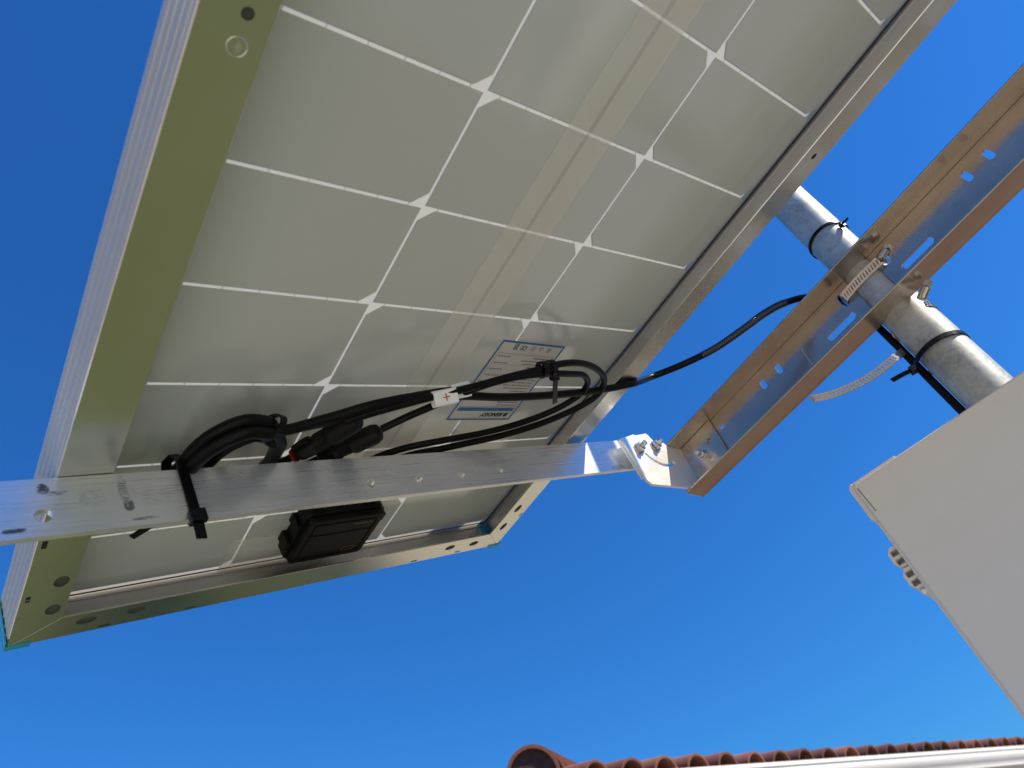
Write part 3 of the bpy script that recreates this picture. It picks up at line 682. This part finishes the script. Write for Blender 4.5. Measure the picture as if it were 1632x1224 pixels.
for bx, bz in ((0.5404, 0.4668), (0.5719, 0.4784)):
    mb = MB(); a = Vector((bx, 0.3715, EYE + bz)); d = Vector((0, -0.02, 0))
    mb.lathe(a, a + d, [(-0.0004, 0.0072), (0.0010, 0.0072)], 22)
    mb.lathe(a + Vector((0, -0.0010, 0)), a + d, [(0, 0.0058), (0.0045, 0.0058), (0.0050, 0.0052)], 6)
    mb.lathe(a + Vector((0, -0.0060, 0)), a + d, [(0, 0.0032), (0.0055, 0.0032), (0.0062, 0.0026)], 16)
    mb.v = [tuple(BI @ Vector(v)) for v in mb.v]; mb.build('bolt', M['bolt'], brk, smooth=35)
mb = MB(); a = Vector((WX - 0.0034, 0.3490, EYE + 0.4580)); d = Vector((-0.02, 0, 0))
mb.lathe(a, a + d, [(-0.0003, 0.0068), (0.0008, 0.0068)], 22); mb.lathe(a + Vector((-0.0008, 0, 0)), a + d, [(0, 0.0052), (0.0038, 0.0050), (0.0046, 0.0040)], 6)
mb.lathe(a + Vector((-0.0050, 0, 0)), a + d, [(0, 0.0030), (0.006, 0.0030), (0.0066, 0.0024)], 14)
mb.v = [tuple(BI @ Vector(v)) for v in mb.v]; mb.build('bolt', M['bolt'], brk, smooth=35)

# ------------------------------------------------------------------ pole
PX, PY, PR = 0.6386, 0.0967, 0.02084
mb = MB(); nz_ = 60
mb.tube([(0, 0, 2.78 * i / nz_) for i in range(nz_ + 1)], PR, 40)
pole = mb.build('pole', M['galv'], None, smooth=50); pole.location = (PX, PY, 0)
tag(pole, 'galvanised steel pole carrying the rail and grey box', 'pole')

# hose clamps
def band_mesh(path, w, lo=0.0, hi=1.0, pitch=0.0032, up=(0, 0, 1)):
    """perforated clamp band: two edge strips with rungs between, along a path lying in horizontal planes."""
    mb = MB(); P = [Vector(p) for p in path]
    up = Vector(up).normalized()
    for s_ in (-1, 1): mb.ribbon([p + up * (s_ * w * 0.38) for p in P], up, w * 0.24, 0.0008)
    Ls = [0.0]
    for a, b in zip(P, P[1:]): Ls.append(Ls[-1] + (b - a).length)
    d = 0.0; i = 0
    while d < Ls[-1]:
        while i < len(P) - 2 and Ls[i + 1] < d: i += 1
        t = (d - Ls[i]) / max(1e-9, Ls[i + 1] - Ls[i]); c = P[i].lerp(P[i + 1], t); T = (P[i + 1] - P[i]).normalized()
        fr = d / Ls[-1]; tw = 0.0018 if lo <= fr <= hi else pitch * 1.02
        tilt = up + T * 0.35; tilt.normalize()
        mb.ribbon([c - tilt * (w * 0.30), c + tilt * (w * 0.30)], T, tw, 0.0007)
        d += pitch
    return mb
def clamp(name, label, path, w, tailpath, screw, axis, up=(0, 0, 1)):
    e = empty(name, Matrix.Translation(path[0]), label, 'hose clamp', 'hose clamps on the pole')
    I = e.matrix_world.inverted()
    mb = band_mesh(path, w, up=up); mb.v = [tuple(I @ Vector(v)) for v in mb.v]; mb.build('band', M['clampsteel'], e)
    if tailpath:
        mb = band_mesh(tailpath, w, lo=0.0, hi=0.86); mb.v = [tuple(I @ Vector(v)) for v in mb.v]; mb.build('band_tail', M['clampsteel'], e)
    s_ = Vector(screw); ax = Vector(axis).normalized()
    mb = MB(); mb.lathe(s_ - ax * 0.0065, s_ + ax, [(0, 0.0036), (0.0006, 0.0042), (0.011, 0.0042), (0.012, 0.0034)], 14); mb.v = [tuple(I @ Vector(v)) for v in mb.v]; mb.build('screw_housing', M['clampsteel'], e, smooth=35)
    mb = MB(); mb.lathe(s_ + ax * 0.0062, s_ + ax, [(0, 0.0030), (0.0012, 0.0042), (0.0052, 0.0042), (0.0058, 0.0036)], 6); mb.v = [tuple(I @ Vector(v)) for v in mb.v]; mb.build('screw_head', M['bolt'], e)
    return e
za = EYE + 0.4685
def around(rad, a0, a1, z, n=26): return [(PX + rad * cos(a0 + (a1 - a0) * k / n), PY + rad * sin(a0 + (a1 - a0) * k / n), z) for k in range(n + 1)]
pa = [(0.6275, 0.1268, za), (0.6195, 0.1236, za)] + [(0.6160 - 0.0018 * sin(pi * k / 8), 0.1200 - 0.0435 * k / 8, za) for k in range(9)] + [(0.6195, 0.0732, za), (0.6275, 0.0706, za)]
pa = smooth_path(pa, 3) + around(0.0222 + 0.006, -1.95, -0.2, za, 8)[1:] + around(0.0245, 0.0, 1.9, za, 10)
clamp('hose_clamp', 'perforated steel clamp band crossing the pole inside the channel rail', pa, 0.0092, None, (0.6185, 0.0700, za + 0.004), (0.25, -0.55, 0.35), (-0.7, 0, 1.0))
zb = EYE + 0.4080
tail = [(0.6310, 0.1205, EYE + 0.3890), (0.6225, 0.1225, EYE + 0.3840), (0.6173, 0.1275, EYE + 0.3815), (0.6129, 0.1456, EYE + 0.3800), (0.6084, 0.1634, EYE + 0.3818), (0.6021, 0.1853, EYE + 0.3878), (0.5976, 0.2000, EYE + 0.3950), (0.5970, 0.2040, EYE + 0.3975)]
clamp('hose_clamp', 'second steel clamp under the rail with its long curled tail hanging out', around(0.0217, -2.0, 2.0, zb), 0.0082, smooth_path(tail, 5), (0.6165, 0.0705, EYE + 0.4090), (0.1, -0.8, 0.5))

# ------------------------------------------------------------------ enclosure box on the pole
bx_dir = Vector((0.2248, -0.9744, 0)); bn = Vector((-0.9744, -0.2248, 0))          # along the lid's top edge ; lid outward
CORN = Vector((0.4640, 0.1740, EYE + 0.2368))
BM = Matrix(((bx_dir.x, 0, bn.x, CORN.x), (bx_dir.y, 0, bn.y, CORN.y), (0, -1, 0, CORN.z), (0, 0, 0, 1)))   # local x along, y down, z outwards
encl = empty('enclosure_box', BM, 'pale grey plastic enclosure box with hinged lid mounted on the pole', 'electrical box')
BWD, BHT = 0.232, 0.315
mb = MB(); mb.prism(rrect(0, 0, BWD, BHT, 0.003, 4), ID, -0.034, 0.0); mb.build('lid', M['enclosure'], encl, bevel=0.0016, seg=3)
mb = MB(); mb.prism(rrect(0.0012, 0.0012, BWD - 0.0012, BHT - 0.0012, 0.004, 4), ID, -0.120, -0.0355); mb.build('body', M['enclosure'], encl, bevel=0.001)
mb = MB(); mb.prism(rrect(0.0035, 0.0035, BWD - 0.0035, BHT - 0.0035, 0.003, 4), ID, -0.0354, -0.0341); mb.build('lid_seal', M['dark'], encl)
# corner boss and edge bead that show past the lid's left rim
mb = MB(); mb.prism([(-0.0035, 0.0005), (-0.0035, 0.026), (-0.0015, 0.0295), (0.0008, 0.0295), (0.0008, -0.0025), (-0.0012, -0.0025)], ID, -0.030, -0.0022); mb.build('corner_boss', M['enclosure'], encl, bevel=0.0006)
mb = MB(); mb.prism(rect(0.0008, -0.0024, 0.034, 0.0004), ID, -0.030, -0.0026); mb.build('corner_boss', M['enclosure'], encl, bevel=0.0006)
mb = MB(); mb.box((-0.0016, 0.030, -0.024), (0.0006, BHT - 0.030, -0.0016)); mb.build('edge_bead', M['enclosure'], encl, bevel=0.0006)
mb = MB(); mb.tube([(0.0022, 0.004, 0.00005), (0.0030, 0.024, 0.00005)], 0.00035, 6); mb.build('lid_crease', M['greyink'], encl)
def latch(y):
    lt = MB(); lt.plate([(0, 0), (0, 0.0150), (-0.0056, 0.0140), (-0.0084, 0.0108), (-0.0084, 0.0038), (-0.0054, 0.0)], [rrect(-0.0066, 0.0022, -0.0012, 0.0064, 0.0006, 3), rrect(-0.0066, 0.0084, -0.0012, 0.0126, 0.0006, 3)],
                        Matrix.Translation((0, y, 0)), -0.0300, -0.0035)
    o = lt.build('latch', M['enclosure'], encl, bevel=0.0007)
    b = MB(); b.box((-0.0068, y + 0.0018, -0.0285), (-0.0010, y + 0.0130, -0.0115)); b.build('latch_web', M['enclosure'], o)
    return o
latch(0.0475); latch(0.0630)
mb = MB(); mb.box((-0.0050, 0.0785, -0.028), (0.0002, 0.0815, -0.004)); mb.build('latch_pin', M['ptfe'], encl, bevel=0.0008)
mb = MB(); pc = BM.inverted() @ Vector((PX, PY, CORN.z))
for yy in (0.06, 0.245):
    mb.box((pc.x - 0.05, yy, -0.1262), (pc.x + 0.05, yy + 0.022, -0.1202))
mb.build('pole_bracket', M['zinc'], encl)

# ================================================================== CABLES
P = {
'lead_long':[(-0.0385,0.3399,0.030),(-0.0112,0.3304,0.032),(0.0232,0.3144,0.034),(0.0699,0.3025,0.034),(0.1056,0.3019,0.034),(0.1463,0.3037,0.034),(0.1931,0.3023,0.034),(0.2429,0.2982,0.034),(0.2819,0.2928,0.034),(0.3211,0.2843,0.034),(0.3506,0.2746,0.034)],
'loop_out':[(-0.0001,0.3265,0.036),(0.0222,0.3153,0.037),(0.0501,0.3038,0.038),(0.0785,0.2941,0.038),(0.1032,0.2862,0.038),(0.1311,0.2756,0.038),(0.1616,0.2658,0.038),(0.1871,0.2574,0.038),(0.2160,0.2579,0.037),(0.2459,0.2667,0.036),(0.2683,0.2815,0.035),(0.2744,0.2998,0.035),(0.2627,0.3187,0.034),(0.2288,0.3413,0.033),(0.1889,0.3604,0.030),(0.1552,0.3729,0.0265),(0.1301,0.3834,0.023),(0.1104,0.3943,0.018),(0.0976,0.4056,0.014),(0.0841,0.4169,0.012)],
'loop_in':[(0.0400,0.3390,0.034),(0.0557,0.3230,0.036),(0.0727,0.3101,0.037),(0.0913,0.2980,0.037),(0.1143,0.2823,0.039),(0.1428,0.2724,0.040),(0.1736,0.2673,0.041),(0.2038,0.2690,0.039),(0.2300,0.2739,0.035),(0.2474,0.2862,0.034),(0.2474,0.3034,0.034),(0.2299,0.3235,0.033),(0.2003,0.3422,0.031),(0.1641,0.3576,0.028),(0.1219,0.3704,0.024),(0.0966,0.3826,0.019),(0.0773,0.3984,0.014),(0.0644,0.4158,0.011),(0.0591,0.4310,0.010)],
'bundle_a':[(-0.1004,0.4063,0.020),(-0.0986,0.3833,0.024),(-0.0958,0.3569,0.028),(-0.0873,0.3390,0.030),(-0.0724,0.3276,0.031),(-0.0558,0.3285,0.032),(-0.0422,0.3381,0.032),(-0.0123,0.3276,0.032),(0.0215,0.3110,0.034),(0.0683,0.2997,0.034),(0.0947,0.2954,0.034)],
'bundle_b':[(-0.0885,0.4127,0.018),(-0.0893,0.3895,0.022),(-0.0854,0.3627,0.026),(-0.0765,0.3458,0.029),(-0.0621,0.3380,0.030),(-0.0492,0.3400,0.030),(-0.0362,0.3544,0.028),(-0.0324,0.3713,0.025),(-0.0302,0.3919,0.020),(-0.0258,0.4248,0.014)],
'bundle_c':[(-0.0784,0.4231,0.015),(-0.0780,0.3986,0.018),(-0.0732,0.3710,0.022),(-0.0643,0.3539,0.026),(-0.0552,0.3471,0.028),(-0.0460,0.3496,0.028),(-0.0368,0.3628,0.026),(-0.0324,0.3820,0.022),(-0.0314,0.4028,0.017),(-0.0254,0.4393,0.012)],
}
def cable(name, pts, r, label, group='black cables tied behind the panel', seg=14, k=8):
    mb = MB(); mb.tube(smooth_path(pts, k), r, seg); o = mb.build(name, M['black'], None, smooth=60)
    return tag(o, label, 'cable', group)
W_ = lambda key: [uvn(*p) for p in P[key]]
# the long lead leaves the panel, climbs behind the rail and runs down the pole behind the box
long_pts = W_('lead_long')[:-1] + [Vector((0.5202, 0.2990, EYE + 0.5037)), Vector((0.5369, 0.2679, EYE + 0.4969)), Vector((0.5519, 0.2353, EYE + 0.4922)), Vector((0.5680, 0.2010, EYE + 0.4945)),
            Vector((0.5800, 0.1850, EYE + 0.5000)), Vector((0.6000, 0.1680, EYE + 0.5075)), Vector((0.6230, 0.1500, EYE + 0.5085)), Vector((0.6380, 0.1330, EYE + 0.4920)), Vector((0.6400, 0.1245, EYE + 0.4600)), Vector((0.6380, 0.1222, EYE + 0.4100)),
            Vector((0.6360, 0.1218, EYE + 0.3600)), Vector((0.6345, 0.1212, EYE + 0.3050)), Vector((0.6340, 0.1205, EYE + 0.2300)), Vector((0.6345, 0.1205, EYE + 0.1200))]
mb = MB(); SP = smooth_path(long_pts, 10)
mb.tube(SP, 0.0036, 16)
lead = mb.build('black_cable', M['black'], None, smooth=60)
tag(lead, 'long black cable crossing the sky gap from the panel to the pole', 'cable', 'black cables tied behind the panel')
# ribbed sleeve on the length between the panel and the rail
i0 = next(i for i, p in enumerate(SP) if p.x > 0.545); i1 = next(i for i, p in enumerate(SP) if p.x > 0.605)
sub = SP[i0:i1]; fine_p = []
for a, b in zip(sub, sub[1:]):
    for t in range(6): fine_p.append(a.lerp(b, t / 6))
mb = MB(); nn = len(fine_p)
vs_len = nn
mb.tube(fine_p, 0.004, 16, rfun=lambda t: 0.00385 + 0.00030 * sin(t * nn * pi * 0.5))
mb.build('ribbed_sleeve', M['sleeve'], lead, smooth=80)

cable('black_cable', W_('loop_out'), 0.0031, 'black lead forming the outer curve of the cable loop beside the label')
cable('black_cable', W_('loop_in'), 0.0030, 'black lead forming the inner curve of the cable loop beside the label')
cable('black_cable', W_('bundle_a'), 0.0040, 'black cable along the top of the arched bundle above the bar')
cable('black_cable', [p + Vector((0.004, 0.006, -0.004)) for p in W_('bundle_a')[:6]], 0.0052, 'thick black cable end inside the arched bundle above the bar')
cable('black_cable', W_('bundle_b'), 0.0045, 'black cable in the middle of the arched bundle, bending back behind the bar')
cable('black_cable', W_('bundle_c'), 0.0042, 'lowest black cable of the arched bundle, bending back behind the bar')

# plug connectors on the two leads
def connector(a, b, label, ring=False, k=1.0):
    a, b = uvn(*a), uvn(*b); L = (b - a).length
    e = empty('cable_connector', Matrix.Translation(a), label, 'cable plug', 'plug connectors on the panel leads'); I = e.matrix_world.inverted(); a2, b2 = I @ a, I @ b
    mb = MB(); mb.lathe(a2, b2, [(L * f, r * k) for f, r in ((0.0, 0.0050), (0.03, 0.0066), (0.26, 0.0070), (0.30, 0.0060), (0.32, 0.0058), (0.52, 0.0062))], 8); mb.build('socket', M['blackplastic'], e, smooth=20)
    mb = MB(); prof = []
    for i in range(9):
        f = 0.33 + 0.022 * i; prof += [(L * f, 0.0066 * k), (L * (f + 0.011), 0.0071 * k)]
    prof += [(L * 0.54, 0.0086 * k), (L * 0.60, 0.0090 * k), (L * 0.90, 0.0086 * k), (L * 0.97, 0.0070 * k), (L * 1.0, 0.0042 * k)]
    mb.lathe(a2, b2, prof, 18); mb.build('cap_nut', M['blackplastic'], e, smooth=28)
    t = (b2 - a2).normalized(); side = t.cross(Vector((0, 0, 1))).normalized()
    for s_ in (-1, 1):
        mb = MB(); mb.ribbon([a2 + t * (L * 0.02) + side * s_ * 0.0068 * k, a2 + t * (L * 0.2) + side * s_ * 0.0080 * k, a2 + t * (L * 0.30) + side * s_ * 0.0076 * k], t.cross(side), 0.0045, 0.0014); mb.build('latch', M['blackplastic'], e)
    if ring:
        mb = MB(); mb.lathe(a2 - t * 0.0032, b2, [(0, 0.0052), (0.0003, 0.0056), (0.0014, 0.0056), (0.0018, 0.0050)], 18); mb.build('seal_ring', M['redring'], e, smooth=40)
    mb = MB(); mb.tube([a2 + t * 0.004, a2 - t * 0.012, a2 - t * 0.024 + Vector((0, 0.004, 0.006))], 0.003, 10); mb.build('cable_stub', M['black'], e, smooth=60)
connector((-0.0130, 0.3765, 0.023), (0.0123, 0.3237, 0.035), 'black plug connector with a red ring peeping over the bar', True)
connector((0.0115, 0.3865, 0.021), (0.0406, 0.3416, 0.034), 'black plug connector partly behind the red ringed one', False, 0.95)

# white sleeves with polarity marks
def marker(c0, c1, w, label, sign, mat, name='marker_sleeve'):
    a, b = uvn(*c0), uvn(*c1); t = (b - a).normalized(); view = (Vector((0, 0, EYE)) - (a + b) / 2).normalized()
    y = view.cross(t).normalized(); z = t.cross(y); mid = (a + b) / 2; L = (b - a).length
    e = empty(name, Matrix(((t.x, y.x, z.x, mid.x), (t.y, y.y, z.y, mid.y), (t.z, y.z, z.z, mid.z), (0, 0, 0, 1))), label, 'cable marker', 'polarity sleeves on the panel leads')
    mb = MB(); mb.prism(rrect(-w / 2, -0.0035, w / 2, 0.0035, 0.0025, 5), Matrix(((0, 0, 1, 0), (1, 0, 0, 0), (0, 1, 0, 0), (0, 0, 0, 1))), -L / 2, L / 2)
    mb.build('sleeve', M['ptfe'], e, smooth=50)
    mb = MB(); k = 0.0030 if sign == '+' else 0.0016
    mb.box((-k, -0.00045, 0.0036), (k, 0.00045, 0.0038))
    if sign == '+': mb.box((-0.00045, -k, 0.0036), (0.00045, k, 0.00385))
    mb.build('plus_sign' if sign == '+' else 'minus_sign', mat, e)
marker((0.0648, 0.3000, 0.040), (0.0850, 0.2946, 0.040), 0.0128, 'white cable sleeve with a red plus sign on the black leads', '+', M['red'])
marker((0.0850, 0.2975, 0.0345), (0.1010, 0.2930, 0.0345), 0.0125, 'white cable sleeve with a black minus sign just behind the plus one', '-', M['ink'])

# ------------------------------------------------------------------ cable ties
def ring_tie(name, c, axis, r, w, label, head=None, tail=None, rs=1.0, tw=0.0024, along=None):
    """strap round a bundle: centre, axis, radius; head direction and tail points (world)."""
    c = Vector(c); ax = Vector(axis).normalized(); up = Vector((0, 0, 1)) if abs(ax.z) < 0.8 else Vector((0, 1, 0))
    if along is not None: up = Vector(along)
    A = (up - ax * up.dot(ax)).normalized(); B = ax.cross(A)
    e = empty(name, Matrix.Translation(c), label, 'cable tie', 'black cable ties')
    mb = MB(); mb.ribbon([A * (cos(2 * pi * k / 36) * r) + B * (sin(2 * pi * k / 36) * r * rs) for k in range(37)], ax, w, 0.0013); mb.build('strap', M['blacknylon'], e, smooth=50)
    if head is not None:
        h = (Vector(head) - c); hn = h.normalized(); s_ = ax.cross(hn)
        m4 = Matrix(((ax.x, s_.x, hn.x, h.x), (ax.y, s_.y, hn.y, h.y), (ax.z, s_.z, hn.z, h.z), (0, 0, 0, 1)))
        mb = MB(); mb.box((-w * 0.75, -w * 0.70, -0.0022), (w * 0.75, w * 0.70, 0.0030)); mb.v = [tuple(m4 @ Vector(v)) for v in mb.v]; mb.build('head', M['blacknylon'], e, bevel=0.0005)
    if tail:
        mb = MB(); mb.ribbon([Vector(p) - c for p in tail], ax, tw, 0.0012); mb.build('tail', M['blacknylon'], e)
    return e
# on the pole
ring_tie('cable_tie', (PX, PY, EYE + 0.5515), (0.06, 0.04, 1), PR + 0.0012, 0.0036, 'black cable tie round the pole above the rail', (0.6268, 0.0760, EYE + 0.5420),
         [(0.6255, 0.0762, EYE + 0.5420), (0.6215, 0.0720, EYE + 0.5385), (0.6180, 0.0662, EYE + 0.5350)])
e = ring_tie('cable_tie', (PX, PY + 0.003, EYE + 0.3660), (0.02, -0.02, 1), PR + 0.0035, 0.0046, 'black cable tie round the pole just above the grey box', (0.6235, 0.1240, EYE + 0.3640),
             [(0.6235, 0.1240, EYE + 0.3640), (0.6160, 0.1300, EYE + 0.3625), (0.6047, 0.1392, EYE + 0.3590)], tw=0.0042)
# bundle ties
t_ax = (uvn(*P['bundle_a'][6]) - uvn(*P['bundle_a'][4]))
ring_tie('cable_tie', uvn(-0.0520, 0.3372, 0.0305), t_ax, 0.0150, 0.0050, 'black cable tie round the arched bundle near the bar', uvn(-0.0490, 0.3470, 0.0355), rs=0.48, along=uvn(-0.046, 0.3496, 0.028) - uvn(-0.0558, 0.3285, 0.032))
t_ax = (uvn(*P['loop_out'][7]) - uvn(*P['loop_out'][6]))
ring_tie('cable_tie', uvn(0.1665, 0.2665, 0.0372), t_ax, 0.0068, 0.0050, 'black cable tie without a tail round the loop leads over the label')
ring_tie('cable_tie', uvn(0.1755, 0.2645, 0.0372), t_ax, 0.0068, 0.0048, 'black cable tie with hanging tail round the loop leads over the label', uvn(0.1800, 0.2700, 0.0425),
         [uvn(0.1800, 0.2690, 0.044), uvn(0.1900, 0.2830, 0.0448), uvn(0.2035, 0.3000, 0.0450)], tw=0.0044)
# tie holding the bundle to the bar
e = empty('cable_tie', Matrix.Translation(uvn(-0.1, VS, 0.03)), 'long black cable tie wrapped round the flat bar with cut tail', 'cable tie', 'black cable ties'); I = e.matrix_world.inverted()
path = [(-0.1035, VS + 0.012, 0.016), (-0.1020, VS + 0.001, 0.0185), (-0.1006, VS - 0.0035, 0.0270), (-0.1006, VS - 0.0016, 0.0330), (-0.1010, VS - 0.0012, 0.0500), (-0.1016, VS - 0.0014, 0.0680), (-0.1018, VS - 0.0012, 0.0728), (-0.1015, VS + 0.0050, 0.0738), (-0.1010, VS + 0.008, 0.068), (-0.1020, VS + 0.014, 0.045), (-0.1035, VS + 0.0165, 0.022), (-0.1035, VS + 0.012, 0.016)]
mb = MB(); mb.ribbon([I @ uvn(*p) for p in path], Vector((ct, 0, snt)), 0.0066, 0.0013); mb.build('strap', M['blacknylon'], e)
mb = MB(); m4 = I @ PM @ Matrix.Translation((-0.1018, VS - 0.0030, -0.0728)); mb.box((-0.0052, -0.0032, -0.0045), (0.0052, 0.0022, 0.0045)); mb.v = [tuple(m4 @ Vector(v)) for v in mb.v]; mb.build('head', M['blacknylon'], e, bevel=0.0007)
mb = MB(); mb.ribbon([I @ uvn(*p) for p in [(-0.1019, VS - 0.0025, 0.0735), (-0.1030, VS - 0.0030, 0.082), (-0.1038, VS - 0.0035, 0.0895)]], Vector((ct, 0, snt)), 0.0064, 0.0013); mb.build('tail', M['blacknylon'], e)
mb = MB(); mb.ribbon([uvn(-0.0955, 0.4290, 0.030), uvn(-0.1015, 0.4345, 0.030), uvn(-0.1145, 0.4475, 0.031)], Vector((0.3, 0.8, 0)), 0.0050, 0.0013)
mb.v = [tuple(I @ Vector(v)) for v in mb.v]; mb.build('loose_end', M['blacknylon'], e)
